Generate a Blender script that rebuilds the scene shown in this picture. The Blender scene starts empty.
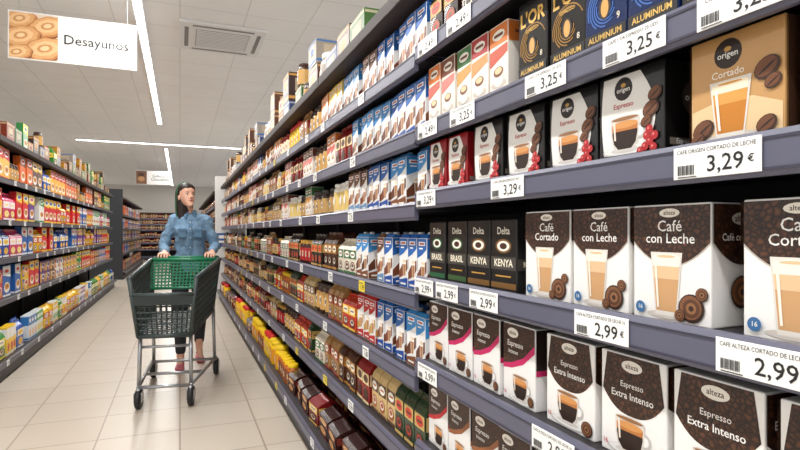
import bpy, bmesh, math, random
from mathutils import Vector, Matrix
random.seed(7)
S=bpy.context.scene
COL=S.collection
try: S.view_settings.view_transform='Standard'
except Exception: pass
# ---------------------------------------------------------------- materials
def lin(c):
    return tuple(((x/255)/12.92 if x/255<=.04045 else ((x/255+.055)/1.055)**2.4) for x in c)
_M={}
def M(rgb,rough=.45,metal=0,emit=0,noise=0.0,alpha=1):
    key=(rgb,rough,metal,emit,noise,alpha)
    if key in _M: return _M[key]
    m=bpy.data.materials.new("mat_%02x%02x%02x"%rgb); m.use_nodes=True
    nt=m.node_tree; b=nt.nodes['Principled BSDF']
    c=lin(rgb)+(1,)
    b.inputs['Base Color'].default_value=c
    b.inputs['Roughness'].default_value=rough
    b.inputs['Metallic'].default_value=metal
    if emit:
        b.inputs['Emission Color'].default_value=c; b.inputs['Emission Strength'].default_value=emit
    if noise:
        tc=nt.nodes.new('ShaderNodeTexCoord'); n=nt.nodes.new('ShaderNodeTexNoise'); n.inputs['Scale'].default_value=45
        n.inputs['Detail'].default_value=4
        r=nt.nodes.new('ShaderNodeValToRGB')
        r.color_ramp.elements[0].position=.3; r.color_ramp.elements[1].position=.7
        r.color_ramp.elements[0].color=tuple(x*(1-noise) for x in c[:3])+(1,)
        r.color_ramp.elements[1].color=tuple(min(1,x*(1+noise)) for x in c[:3])+(1,)
        nt.links.new(tc.outputs['Object'],n.inputs['Vector']); nt.links.new(n.outputs['Fac'],r.inputs['Fac']); nt.links.new(r.outputs['Color'],b.inputs['Base Color'])
    _M[key]=m; return m
def bean_mat(name,c1,c2,scale=70):
    m=bpy.data.materials.new(name); m.use_nodes=True; nt=m.node_tree; b=nt.nodes['Principled BSDF']
    tc=nt.nodes.new('ShaderNodeTexCoord'); v=nt.nodes.new('ShaderNodeTexVoronoi'); v.inputs['Scale'].default_value=scale
    v.feature='DISTANCE_TO_EDGE'
    r=nt.nodes.new('ShaderNodeValToRGB'); r.color_ramp.elements[0].position=.0; r.color_ramp.elements[1].position=.38
    r.color_ramp.elements[0].color=lin(c1)+(1,); r.color_ramp.elements[1].color=lin(c2)+(1,)
    nt.links.new(tc.outputs['Object'],v.inputs['Vector']); nt.links.new(v.outputs['Distance'],r.inputs['Fac']); nt.links.new(r.outputs['Color'],b.inputs['Base Color'])
    b.inputs['Roughness'].default_value=.4
    return m
BEAN=bean_mat("coffee_bean_print",(26,13,8),(96,58,38),105)
def tile_mat(name,c1,c2,mortar,size,rough,msize,bump=0):
    m=bpy.data.materials.new(name); m.use_nodes=True; nt=m.node_tree; b=nt.nodes['Principled BSDF']
    tc=nt.nodes.new('ShaderNodeTexCoord'); br=nt.nodes.new('ShaderNodeTexBrick')
    br.offset=0; br.squash=1
    br.inputs['Color1'].default_value=lin(c1)+(1,); br.inputs['Color2'].default_value=lin(c2)+(1,); br.inputs['Mortar'].default_value=lin(mortar)+(1,)
    br.inputs['Scale'].default_value=1; br.inputs['Brick Width'].default_value=size[0]; br.inputs['Row Height'].default_value=size[1]
    br.inputs['Mortar Size'].default_value=msize; br.inputs['Mortar Smooth'].default_value=.1
    n=nt.nodes.new('ShaderNodeTexNoise'); n.inputs['Scale'].default_value=3; n.inputs['Detail'].default_value=6
    mx=nt.nodes.new('ShaderNodeMixRGB'); mx.blend_type='MULTIPLY'; mx.inputs['Fac'].default_value=.08
    nt.links.new(tc.outputs['Object'],br.inputs['Vector']); nt.links.new(tc.outputs['Object'],n.inputs['Vector'])
    nt.links.new(br.outputs['Color'],mx.inputs['Color1']); nt.links.new(n.outputs['Fac'],mx.inputs['Color2'])
    nt.links.new(mx.outputs['Color'],b.inputs['Base Color']); b.inputs['Roughness'].default_value=rough
    return m
WHITE=(240,238,234); BLACK=(22,20,20); BROWN=(74,42,26); GOLD=(196,150,70); TAN=(202,160,110)
# ---------------------------------------------------------------- mesh builder
_T={}
def text_geo(s,off=0.0):
    k=(s,off)
    if k in _T: return _T[k]
    cu=bpy.data.curves.new('t','FONT'); cu.body=s; cu.size=1; cu.align_x='CENTER'; cu.align_y='CENTER'; cu.resolution_u=2
    cu.offset=off; cu.space_line=.85
    ob=bpy.data.objects.new('t',cu); COL.objects.link(ob)
    dg=bpy.context.evaluated_depsgraph_get(); e=ob.evaluated_get(dg); me=e.to_mesh()
    g=([tuple(v.co) for v in me.vertices],[tuple(p.vertices) for p in me.polygons]); e.to_mesh_clear()
    bpy.data.objects.remove(ob); bpy.data.curves.remove(cu)
    xs=[v[0] for v in g[0]] or [0]; w=max(xs)-min(xs)
    _T[k]=(g[0],g[1],w); return _T[k]
class MB:
    def __init__(s): s.v=[]; s.f=[]; s.mi=[]; s.mats=[]; s.n=0; s.sm=[]
    def slot(s,m):
        if isinstance(m,tuple): m=M(m)
        if m not in s.mats: s.mats.append(m)
        return s.mats.index(m)
    def add(s,vs,fs,m,smooth=False):
        o=len(s.v); i=s.slot(m); s.v+= [tuple(v) for v in vs]
        for f in fs: s.f.append(tuple(o+k for k in f)); s.mi.append(i); s.sm.append(smooth)
    def box(s,x0,x1,y0,y1,z0,z1,m):
        s.add([(x0,y0,z0),(x1,y0,z0),(x1,y1,z0),(x0,y1,z0),(x0,y0,z1),(x1,y0,z1),(x1,y1,z1),(x0,y1,z1)],
              [(0,3,2,1),(4,5,6,7),(0,1,5,4),(1,2,6,5),(2,3,7,6),(3,0,4,7)],m)
    def rbox(s,x0,x1,y0,y1,z0,z1,m,r=.003,seg=2):
        bm=bmesh.new(); bmesh.ops.create_cube(bm,size=1)
        for v in bm.verts: v.co=Vector(((x0+x1)/2+v.co.x*(x1-x0),(y0+y1)/2+v.co.y*(y1-y0),(z0+z1)/2+v.co.z*(z1-z0)))
        bmesh.ops.bevel(bm,geom=bm.edges[:],offset=r,segments=seg,affect='EDGES',profile=.5)
        bm.verts.ensure_lookup_table(); bm.verts.index_update()
        s.add([v.co[:] for v in bm.verts],[tuple(v.index for v in f.verts) for f in bm.faces],m); bm.free()
    def lathe(s,prof,m,seg=16,c=(0,0),cap=True):
        vs=[];fs=[]
        for r,z in prof:
            for k in range(seg):
                a=2*math.pi*k/seg; vs.append((c[0]+r*math.cos(a),c[1]+r*math.sin(a),z))
        for i in range(len(prof)-1):
            for k in range(seg):
                a=i*seg+k;b=i*seg+(k+1)%seg; fs.append((a,b,b+seg,a+seg))
        s.add(vs,fs,m,True)
        if cap: s.add(vs[:seg],[tuple(range(seg))[::-1]],m); s.add(vs[-seg:],[tuple(range(seg))],m)
    def rod(s,p0,p1,r,m,n=8,r1=None):
        p0=Vector(p0);p1=Vector(p1); d=(p1-p0).normalized(); a=d.orthogonal().normalized(); b=d.cross(a)
        if r1 is None:r1=r
        vs=[];
        for p,rr in ((p0,r),(p1,r1)):
            for k in range(n):
                t=2*math.pi*(k+.5)/n; vs.append((p+a*math.cos(t)*rr+b*math.sin(t)*rr)[:])
        fs=[(k,(k+1)%n,(k+1)%n+n,k+n) for k in range(n)]+[tuple(range(n))[::-1],tuple(range(n,2*n))]
        s.add(vs,fs,m,n>6)
    def P(s,F,u,v,e):
        k,W,D=F
        if k=='f': return (u,-D/2-e,v)
        if k=='r': return (W/2+e,u,v)
        if k=='l': return (-W/2-e,-u,v)
        if k=='t': return (u,v,D+e)
    def dec(s,F,pts,m):
        s.n+=1; e=.0003+.00010*s.n
        s.add([s.P(F,u,v,e) for u,v in pts],[tuple(range(len(pts)))],m)
    def rect(s,F,u0,v0,u1,v1,m): s.dec(F,[(u0,v0),(u1,v0),(u1,v1),(u0,v1)],m)
    def ell(s,F,cu,cv,ru,rv,m,n=18,a0=0,a1=2*math.pi,rot=0):
        full=abs(a1-a0-2*math.pi)<1e-4; cr,sr=math.cos(rot),math.sin(rot); pts=[]
        for k in range(n):
            a=a0+(a1-a0)*k/(n if full else n-1); x=ru*math.cos(a); y=rv*math.sin(a); pts.append((cu+x*cr-y*sr,cv+x*sr+y*cr))
        s.dec(F,pts,m)
    def text(s,F,t,cu,cv,size,m,maxw=None,off=.012,sx=1):
        g,fs,w=text_geo(t,off)
        if maxw and w*size*sx>maxw: 
            sx=maxw/(w*size)
        s.n+=1; e=.0003+.00010*s.n
        s.add([s.P(F,cu+x*size*sx,cv+y*size,e) for x,y,z in g],fs,m)
    def mesh(s,name):
        me=bpy.data.meshes.new(name); me.from_pydata(s.v,[],s.f)
        for m in s.mats: me.materials.append(m)
        me.polygons.foreach_set('material_index',s.mi); me.polygons.foreach_set('use_smooth',s.sm)
        me.update(); return me
def obj(name,data,loc=(0,0,0),rz=0,parent=None,label=None,cat=None,group=None,kind=None):
    o=bpy.data.objects.new(name,data); COL.objects.link(o); o.location=loc; o.rotation_euler=(0,0,rz)
    if parent: o.parent=parent
    if label:o["label"]=label
    if cat:o["category"]=cat
    if group:o["group"]=group
    if kind:o["kind"]=kind
    return o
# ---------------------------------------------------------------- room
CZ=3.32
def struct(name,b,m,label):
    mb=MB(); mb.box(*b,m); o=obj(name,mb.mesh(name),kind="structure",label=label,cat=label.split()[-1]); return o
struct('floor',(-9,4,-3,27,-.1,0),tile_mat('floor_tiles',(208,197,182),(202,190,174),(164,150,134),(.45,.45),.28,.005),"beige square ceramic tile floor")
struct('ceiling',(-9,4,-3,27,CZ,CZ+.1),tile_mat('ceiling_tiles',(245,245,244),(242,242,241),(222,221,219),(.6,.6),.8,.006),"off-white suspended panel ceiling")
struct('wall_back',(-9,4,27,27.1,0,CZ),M((200,194,186),.8,noise=.04),"plain pale shop wall")
# ---------------------------------------------------------------- lights
def strip(x0,x1,y0,y1,power):
    mb=MB(); mb.box(x0-.01,x1+.01,y0-.01,y1+.01,CZ-.035,CZ-.001,M((225,225,225),.5))
    o=obj('ceiling_light',mb.mesh('light_housing'),label="slim white linear LED ceiling light",cat="ceiling light",group="linear ceiling lights")
    d=MB(); d.box(x0,x1,y0,y1,CZ-.045,CZ-.036,M((255,253,250),.5,emit=6)); obj('light_diffuser',d.mesh('diffuser'),parent=o)
    L=bpy.data.lights.new('led','AREA'); L.shape='RECTANGLE'; L.size=x1-x0; L.size_y=y1-y0; L.energy=power; L.color=(1,.99,.975)
    lo=bpy.data.objects.new('led_lamp',L); COL.objects.link(lo); lo.location=((x0+x1)/2,(y0+y1)/2,CZ-.05)
    lo.parent=o
strip(-.39,-.325,-2.5,11.3,265)
strip(-.35,-.29,14.6,26,110)
strip(-2.15,1.4,13.86,13.94,60)
strip(-4.6,-4.5,-2.5,11.3,130)  # added strip, hidden by the left shelving, gives extra light
strip(-4.6,-4.5,14.6,26,120)  # its far continuation, also added and out of view
strip(2.4,2.5,-2.5,11.3,80)  # added strip, unseen behind the right shelving, for more light
W=bpy.data.worlds.new('world'); S.world=W; W.use_nodes=True
W.node_tree.nodes['Background'].inputs[0].default_value=(1,.995,.985,1); W.node_tree.nodes['Background'].inputs[1].default_value=1.0
# ---------------------------------------------------------------- gondolas
RAILC=M((92,93,112),.35); RAILD=M((58,57,74),.4); SHELFC=M((40,37,41),.5,noise=.05); BACKC=M((24,22,22),.7,noise=.05); TOPC=M((46,33,28),.6,noise=.08)
LRAIL=M((84,84,92),.4)
def gondola(side,xf,y0,y1,zs,top,base_out=.08,near=False,depth=.46,endcap=False,fy=None,label=None,rz=None,loc=None):
    L=y1-y0; rz=(-math.pi/2 if side=='R' else math.pi/2) if rz is None else rz
    loc=loc or (xf,(y0+y1)/2,0)
    E=obj('shelving_unit',None,loc,rz,label=label or "grey metal supermarket shelving bay with price rails",cat="shelving unit",group="shelving bays along the aisle")
    E.empty_display_size=.2
    h=L/2-.002
    mb=MB(); mb.box(-h,h,depth,depth+.03,.0,top,BACKC); obj('back_panel',mb.mesh('back_panel'),parent=E)
    mb=MB(); mb.box(-h,h,-base_out+.03,depth,0,zs[0]-.05,M((58,56,60),.5)); obj('kick_plate',mb.mesh('kick_plate'),parent=E)
    for sx in (-1,1):
        mb=MB(); a,b=sorted((sx*h,sx*(h-.025))); mb.box(a,b,depth-.03,depth-.001,zs[0],top,SHELFC); obj('upright',mb.mesh('upright'),parent=E)
    rc=RAILC if side=='R' else LRAIL
    for i,z in enumerate(zs):
        fo=-base_out if i==0 else 0
        mb=MB(); mb.box(-h,h,fo,depth-.032,z+.002,z+.022,SHELFC)
        s=obj('shelf',mb.mesh('shelf'),parent=E)
        hh=.03 if side=='R' else .022
        pr=[(-.002,-hh),(-.012,-hh),(-.017,-.02),(-.017,.018),(-.010,hh),(-.002,hh)]
        r=MB(); n=len(pr); vs=[(x,fo+y,z+q) for x in (-h,h) for y,q in pr]
        r.add(vs,[tuple(range(n)),tuple(range(n,2*n))[::-1]]+[(k,k+n,(k+1)%n+n,(k+1)%n) for k in range(n)],rc)
        r.box(-h,h,fo-.0185,fo-.0168,z+.017,z+.021,RAILD); r.box(-h,h,fo-.0185,fo-.0168,z-.023,z-.019,RAILD)
        obj('price_rail',r.mesh('price_rail'),parent=s)
    mb=MB(); mb.rbox(-h,h,-.03,depth+.03,top+.0,top+.05,TOPC,.004); obj('top_board',mb.mesh('top_board'),parent=E)
    return E
NZ=[.24,.52,.785,1.049,1.323,1.535,1.795]
FZ=[.15,.45,.73,.995,1.288,1.527,1.775]
LZ=[.15,.62,.97,1.30,1.66]
RX=.72; LX=-1.4
gondola('R',RX,.02,1.6,NZ,2.06,near=True,label="grey shelving bay filled with boxed coffee capsules")
FM=[1.6+1.26*i for i in range(8)]
for i in range(7): gondola('R',RX,FM[i],FM[i+1],FZ,2.003)
LM=[4.0+1.36*i for i in range(8)]
for i in range(7): gondola('L',LX,LM[i],LM[i+1],LZ,1.98)
for i in range(4):
    gondola('L',LX,15.6+2*i,17.6+2*i,LZ,2.1,label="dark shelving bay in the farther aisle")
for i in range(5):
    gondola('R',RX,13+2*i,15+2*i,FZ,2.1,label="dark shelving bay in the farther aisle")
gondola('R',0,-1.6,1.6,FZ,2.003,rz=0,loc=(-.3,25.5,0),label="wall shelving bay at the end of the aisle")
mb=MB(); mb.rbox(-2.3,-1.36,15.50,15.56,0,2.32,M((38,40,44),.5),.004); obj('end_panel',mb.mesh('end_panel'),label="tall dark end panel closing a shelving run",cat="panel")
mb=MB(); mb.rbox(.60,1.15,10.5,10.56,0,2.25,M((226,226,224),.5),.004)
mb.box(.63,.9,10.494,10.5,.95,1.2,M((40,90,160))); mb.box(.66,.87,10.492,10.494,1.1,1.16,M(WHITE)); mb.box(.66,.8,10.492,10.494,1.02,1.06,M(WHITE))
obj('end_panel',mb.mesh('end_panel'),label="white end panel with a blue notice",cat="panel")
# ---------------------------------------------------------------- near product designs
def glass(mb,F,cx,y0,w,h,c1,c2,c3):
    mb.ell(F,cx,y0+h*.01,w*.62,h*.06,(206,198,190))
    mb.dec(F,[(cx-w*.34,y0),(cx+w*.34,y0),(cx+w*.5,y0+h),(cx-w*.5,y0+h)],M((228,222,214),.2))
    def band(a,b,c):
        wa=.30+.15*a; wb=.30+.15*b
        mb.dec(F,[(cx-w*wa,y0+h*a),(cx+w*wa,y0+h*a),(cx+w*wb,y0+h*b),(cx-w*wb,y0+h*b)],c)
    band(.07,.36,c1); band(.36,.60,c1); band(.58,.66,c2); band(.66,.78,c2); band(.78,.93,c3)
    mb.ell(F,cx,y0+h*.93,w*.44,h*.045,c3); mb.ell(F,cx,y0+h*.935,w*.30,h*.022,c2)
    mb.dec(F,[(cx-w*.27,y0+h*.12),(cx-w*.21,y0+h*.12),(cx-w*.30,y0+h*.86),(cx-w*.37,y0+h*.86)],M((250,240,226),.2))
def cup(mb,F,cx,y0,w,dark=(40,20,10),crema=(190,120,60)):
    mb.ell(F,cx,y0+w*.03,w*.80,w*.16,(196,192,188)); mb.ell(F,cx,y0+w*.05,w*.76,w*.13,(236,234,230)); mb.ell(F,cx,y0+w*.05,w*.5,w*.08,(212,208,204))
    mb.ell(F,cx+w*.5,y0+w*.5,w*.2,w*.2,(198,194,190)); mb.ell(F,cx+w*.5,y0+w*.5,w*.13,w*.13,(243,241,238))
    mb.dec(F,[(cx-w*.26,y0+w*.02),(cx+w*.26,y0+w*.02),(cx+w*.42,y0+w*.2),(cx+w*.49,y0+w*.5),(cx+w*.5,y0+w*.92),(cx-w*.5,y0+w*.92),(cx-w*.49,y0+w*.5),(cx-w*.42,y0+w*.2)],M((222,214,206),.2))
    mb.dec(F,[(cx-w*.23,y0+w*.08),(cx+w*.23,y0+w*.08),(cx+w*.38,y0+w*.24),(cx+w*.44,y0+w*.5),(cx+w*.44,y0+w*.62),(cx-w*.44,y0+w*.62),(cx-w*.44,y0+w*.5),(cx-w*.38,y0+w*.24)],M(dark))
    mb.dec(F,[(cx-w*.44,y0+w*.58),(cx+w*.44,y0+w*.58),(cx+w*.45,y0+w*.74),(cx-w*.45,y0+w*.74)],M(crema))
    mb.ell(F,cx,y0+w*.75,w*.45,w*.10,(214,150,86)); mb.ell(F,cx,y0+w*.92,w*.5,w*.07,(206,198,190)); mb.ell(F,cx,y0+w*.91,w*.46,w*.05,(150,104,66))
    mb.dec(F,[(cx-w*.36,y0+w*.34),(cx-w*.30,y0+w*.34),(cx-w*.33,y0+w*.84),(cx-w*.40,y0+w*.84)],M((238,226,212),.2))
def capsule_pic(mb,F,cx,cy,r):
    mb.ell(F,cx,cy,r*1.02,r,(50,27,17)); mb.ell(F,cx-.06*r,cy+.05*r,r*.86,r*.84,(130,84,54)); mb.ell(F,cx,cy,r*.66,r*.64,(92,56,36)); mb.ell(F,cx,cy,r*.4,r*.4,(150,102,66)); mb.ell(F,cx,cy,r*.2,r*.2,(58,32,20))
def bean(mb,F,cx,cy,r):
    mb.ell(F,cx,cy,r*1.3,r,(58,32,18),14,rot=.5); mb.ell(F,cx-r*.1,cy+r*.1,r*1.1,r*.8,(112,66,38),14,rot=.5); mb.ell(F,cx,cy,r*1.05,r*.12,(40,20,12),10,rot=.6)
PR={}
def reg(key,mb,W,H,D,name,label,cat,lid=None,lidname='lid'):
    PR[key]=dict(me=mb.mesh(name),W=W,H=H,D=D,name=name,label=label,cat=cat,lid=(lid.mesh(lidname) if lid else None),lidname=lidname)
def cart(W,H,D,base,r=.0025,rough=.32):
    mb=MB(); mb.rbox(-W/2,W/2,-D/2,D/2,0,H,M(base,rough),r,2); return mb
def arc(W,H,lo,hi,n=14,top=None):
    top=H*.985 if top is None else top; w=W/2*.985
    pts=[(-w+2*w*k/n, lo+(hi-lo)*((2*k/n-1)**2)) for k in range(n+1)]
    return pts+[(w,top),(-w,top)]
def latte(key,l1,l2,W=.15,H=.195,D=.13):
    mb=cart(W,H,D,(243,241,238)); F=('f',W,D)
    mb.dec(F,arc(W,H,H*.47,H*.66),M((190,180,170))); mb.dec(F,arc(W,H,H*.48,H*.68),BEAN)
    mb.text(F,l1,-.0,H*.81,.026,WHITE,W*.74,.006); mb.text(F,l2,0,H*.705,.023,WHITE,W*.76,.006)
    mb.ell(F,0,H*.925,.020,.0075,(232,226,214),14); mb.text(F,"alteza",0,H*.925,.010,(70,40,24),.032)
    glass(mb,F,-.006,H*.05,.062,H*.54,M((206,160,112)),M((228,194,152)),M((248,240,226)))
    capsule_pic(mb,F,.042,H*.14,.023); capsule_pic(mb,F,.061,H*.26,.011); capsule_pic(mb,F,.022,H*.07,.010)
    mb.ell(F,-.057,H*.10,.010,.010,(60,110,160))
    mb.text(F,"16",-.057,H*.10,.010,WHITE)
    for q in ('r','l'):
        R=(q,W,D); mb.dec(R,arc(D,H,H*.50,H*.68),BEAN); mb.ell(R,0,H*.87,.024,.010,(232,226,214)); mb.text(R,"alteza",0,H*.87,.015,(70,40,24),D*.34)
        mb.text(R,l1+" "+l2,0,H*.72,.016,WHITE,D*.7); capsule_pic(mb,R,0,H*.28,.026)
    reg(key,mb,W,H,D,'coffee_capsule_box',"white milk coffee capsule box with bean header and latte glass","box")
latte('latteA',"Café","Cortado"); latte('latteB',"Café","con Leche")
def intenso(key,W=.15,H=.19,D=.13):
    mb=cart(W,H,D,(243,241,238)); F=('f',W,D); n=16
    pts=[(-W*.47+W*.94*k/n, H*(.42+.20*(abs(2*k/n-1)**2.6))) for k in range(n+1)]+[(W*.40,H*.985),(-W*.40,H*.985)]
    mb.dec(F,pts,BEAN); mb.ell(F,0,H*.89,.024,.011,(236,230,220)); mb.text(F,"alteza",0,H*.89,.013,(70,40,24),.04)
    mb.text(F,"Espresso",0,H*.71,.015,WHITE,W*.45,.006); mb.text(F,"Extra Intenso",0,H*.605,.018,WHITE,W*.66,.012)
    cup(mb,F,-.004,H*.06,.068); capsule_pic(mb,F,.055,H*.10,.016); mb.text(F,"16",-.062,H*.10,.013,(180,30,40))
    for q in ('r','l'):
        R=(q,W,D); mb.dec(R,arc(D,H,H*.5,H*.62),BEAN); mb.text(R,"Extra Intenso",0,H*.75,.018,WHITE,D*.8)
        capsule_pic(mb,R,0,H*.25,.022)
    reg(key,mb,W,H,D,'coffee_capsule_box',"white box of strong espresso capsules with brown bean header","box")
intenso('intenso')
def pink(key,band,W=.135,H=.19,D=.13,l="Espresso"):
    mb=cart(W,H,D,(240,238,236)); F=('f',W,D)
    mb.dec(F,[(-W*.49,H*.46),(-W*.2,H*.50),(W*.15,H*.60),(W*.49,H*.8),(W*.49,H*.985),(-W*.49,H*.985)],BEAN)
    mb.dec(F,[(-W*.49,H*.40),(-W*.2,H*.43),(W*.15,H*.52),(W*.49,H*.70),(W*.49,H*.8),(W*.15,H*.60),(-W*.2,H*.50),(-W*.49,H*.46)],M(band))
    mb.ell(F,-W*.18,H*.88,.024,.012,(236,230,220)); mb.text(F,"alteza",-W*.18,H*.88,.013,(70,40,24),.042)
    mb.text(F,l,-W*.10,H*.74,.019,WHITE,W*.66); mb.text(F,"Intenso",-W*.16,H*.64,.014,WHITE,W*.45)
    cup(mb,F,.008,H*.05,.062); capsule_pic(mb,F,.052,H*.10,.012); mb.text(F,"16",-.056,H*.1,.013,band)
    R=('r',W,D); mb.rect(R,-D*.49,H*.5,D*.49,H*.985,(34,22,20)); mb.rect(R,-D*.49,H*.43,D*.49,H*.5,band)
    mb.text(R,l,0,H*.72,.02,WHITE,D*.7)
    reg(key,mb,W,H,D,'coffee_capsule_box',"white and black espresso capsule box with a coloured swoosh","box")
pink('pink',(196,30,96)); pink('brownsw',(150,90,50)); pink('redsw',(196,40,50))
def origen(key,W=.147,H=.166,D=.13,red=(178,30,36),frac=.74,bg=BLACK):
    mb=cart(W,H,D,bg); F=('f',W,D); w=W*.485
    n=14; R_=[(W*(frac-.5)+.026*math.sin(math.pi*k/n)-.012*(k/n),H*(.10+.86*k/n)) for k in range(n+1)]
    L_=[(-w+.004+.006*(1-math.sin(math.pi*k/n)),H*(.10+.86*k/n)) for k in range(n+1)]
    mb.dec(F,[(min(w,x),y) for x,y in R_]+L_[::-1],M((238,236,232)))
    cx=-W*.10
    mb.ell(F,cx,H*.81,.021,.021,(38,30,28)); mb.ell(F,cx,H*.85,.006,.004,GOLD,8); mb.text(F,"origen",cx,H*.80,.012,WHITE,.036)
    mb.text(F,"Espresso",cx,H*.63,.013,red,W*.5)
    cup(mb,F,cx+.004,H*.12,.066)
    bean(mb,F,W*.32,H*.52,.014); bean(mb,F,W*.38,H*.67,.012); bean(mb,F,W*.26,H*.40,.010)
    for (a,b) in ((.24,.14),(.31,.19),(.36,.12),(.27,.25),(.38,.24),(.31,.31),(.18,.10)): mb.ell(F,W*a,H*b,.0078,.0078,red,10); mb.ell(F,W*a-.002,H*b+.002,.0025,.0025,(236,120,120),8)
    mb.rect(F,-w,H*.02,w,H*.09,(60,56,54)); mb.text(F,"10 cápsulas",0,H*.055,.008,WHITE,W*.6,0)
    for q in ('r','l'):
        R=(q,W,D); mb.rect(R,-D*.45,H*.13,D*.45,H*.20,(120,110,100)); mb.text(R,"Espresso Delicato",0,H*.165,.012,WHITE,D*.8); mb.ell(R,0,H*.62,.03,.03,(70,62,58))
        mb.text(R,"origen",0,H*.62,.018,WHITE)
    reg(key,mb,W,H,D,'coffee_capsule_box',"black and white espresso capsule box with round emblem and cup","box")
origen('orig'); origen('origred',W=.115,H=.16,bg=(150,24,30)); 
def beige(key,W=.145,H=.168,D=.13):
    mb=cart(W,H,D,(198,152,96)); F=('f',W,D)
    mb.dec(F,[(-W*.48,H*.02),(W*.48,H*.02),(W*.48,H*.30),(W*.2,H*.40),(-W*.1,H*.43),(-W*.48,H*.36)],M((230,198,152)))
    mb.ell(F,-.01,H*.82,.022,.022,(46,32,26)); mb.ell(F,-.01,H*.86,.006,.004,GOLD,8); mb.text(F,"origen",-.01,H*.81,.013,WHITE,.038)
    mb.text(F,"Cortado",-.01,H*.645,.015,(250,240,225),W*.5)
    glass(mb,F,-.006,H*.09,.066,H*.50,M((200,126,36)),M((220,160,78)),M((246,232,204)))
    bean(mb,F,-W*.34,H*.18,.015); bean(mb,F,W*.34,H*.60,.015); bean(mb,F,W*.40,H*.48,.010); bean(mb,F,-W*.40,H*.10,.010); bean(mb,F,W*.34,H*.14,.012)
    mb.rect(F,-W*.485,H*.02,W*.485,H*.08,(70,44,28)); mb.text(F,"10 cápsulas",0,H*.05,.008,WHITE,W*.6,0)
    for q in ('r','l'):
        R=(q,W,D); mb.rect(R,-D*.49,H*.02,D*.49,H*.98,(66,40,26)); mb.text(R,"Cortado",0,H*.5,.024,WHITE)
    reg(key,mb,W,H,D,'coffee_capsule_box',"tan cortado capsule box with round emblem and coffee glass","box")
beige('beige')
def lor(key,base,acc,W=.108,H=.198,D=.11,num="8"):
    mb=cart(W,H,D,base,rough=.25); F=('f',W,D); 
    for k in range(6):
        r=W*(.46-.055*k)
        pts=[(r*math.cos(.4+k*.6+t*.28)+.002,H*.46+r*math.sin(.4+k*.6+t*.28)) for t in range(12)]+[((r-.003)*math.cos(.4+k*.6+t*.28)+.002,H*.46+(r-.003)*math.sin(.4+k*.6+t*.28)) for t in range(11,-1,-1)]
        for a in range(11): mb.dec(F,[pts[a],pts[a+1],pts[22-a],pts[23-a]],M(acc,.3)); mb.n-=1
        mb.n+=1
    mb.text(F,"L'OR",0,H*.78,.044,(214,170,84),W*.86,.03); mb.text(F,"ESPRESSO",0,H*.64,.011,(214,170,84),W*.6)
    mb.ell(F,0,H*.45,.016,.022,(30,18,12)); mb.ell(F,0,H*.45,.010,.018,(214,160,84)); mb.text(F,num,W*.32,H*.32,.018,(230,220,200))
    mb.rect(F,-W*.49,H*.12,W*.49,H*.24,(14,12,12)); mb.text(F,"ALUMINIUM",0,H*.18,.016,(222,180,90),W*.84,.02)
    R=('r',W,D); mb.text(R,"L'OR",0,H*.7,.04,GOLD,D*.8,.02); mb.rect(R,-D*.3,H*.25,D*.3,H*.45,acc)
    reg(key,mb,W,H,D,'coffee_capsule_box',"dark aluminium coffee capsule box with gold lettering","box")
lor('lorgold',(26,24,24),(150,110,46)); lor('lorblue',(18,38,84),(60,104,180),num="9"); lor('lorgreen',(24,40,34),(70,120,90),num="10")
def delta(key,l,c,W=.115,H=.18,D=.1):
    mb=cart(W,H,D,(26,26,26)); F=('f',W,D)
    mb.text(F,"Delta",0,H*.84,.026,(225,220,205),W*.7); mb.ell(F,0,H*.63,.036,.018,c); mb.ell(F,0,H*.63,.028,.013,(240,236,226)); mb.ell(F,0,H*.63,.016,.008,(70,40,24))
    mb.rect(F,-W*.49,H*.30,W*.49,H*.48,(66,62,56)); mb.text(F,l,0,H*.39,.026,(244,236,214),W*.84,.02); mb.rect(F,-W*.49,H*.04,W*.49,H*.12,c); mb.rect(F,-W*.3,H*.2,W*.3,H*.22,GOLD)
    R=('r',W,D); mb.rect(R,-D*.49,H*.3,D*.49,H*.46,(60,56,50)); mb.text(R,l,0,H*.38,.02,(240,230,205),D*.8)
    reg(key,mb,W,H,D,'coffee_pack',"black coffee pack with pale lettering and coloured band","pack")
delta('brasil',"BRASIL",(60,92,50)); delta('kenya',"KENYA",(120,84,40)); delta('dgreen',"BRASIL",(40,96,60))
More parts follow.
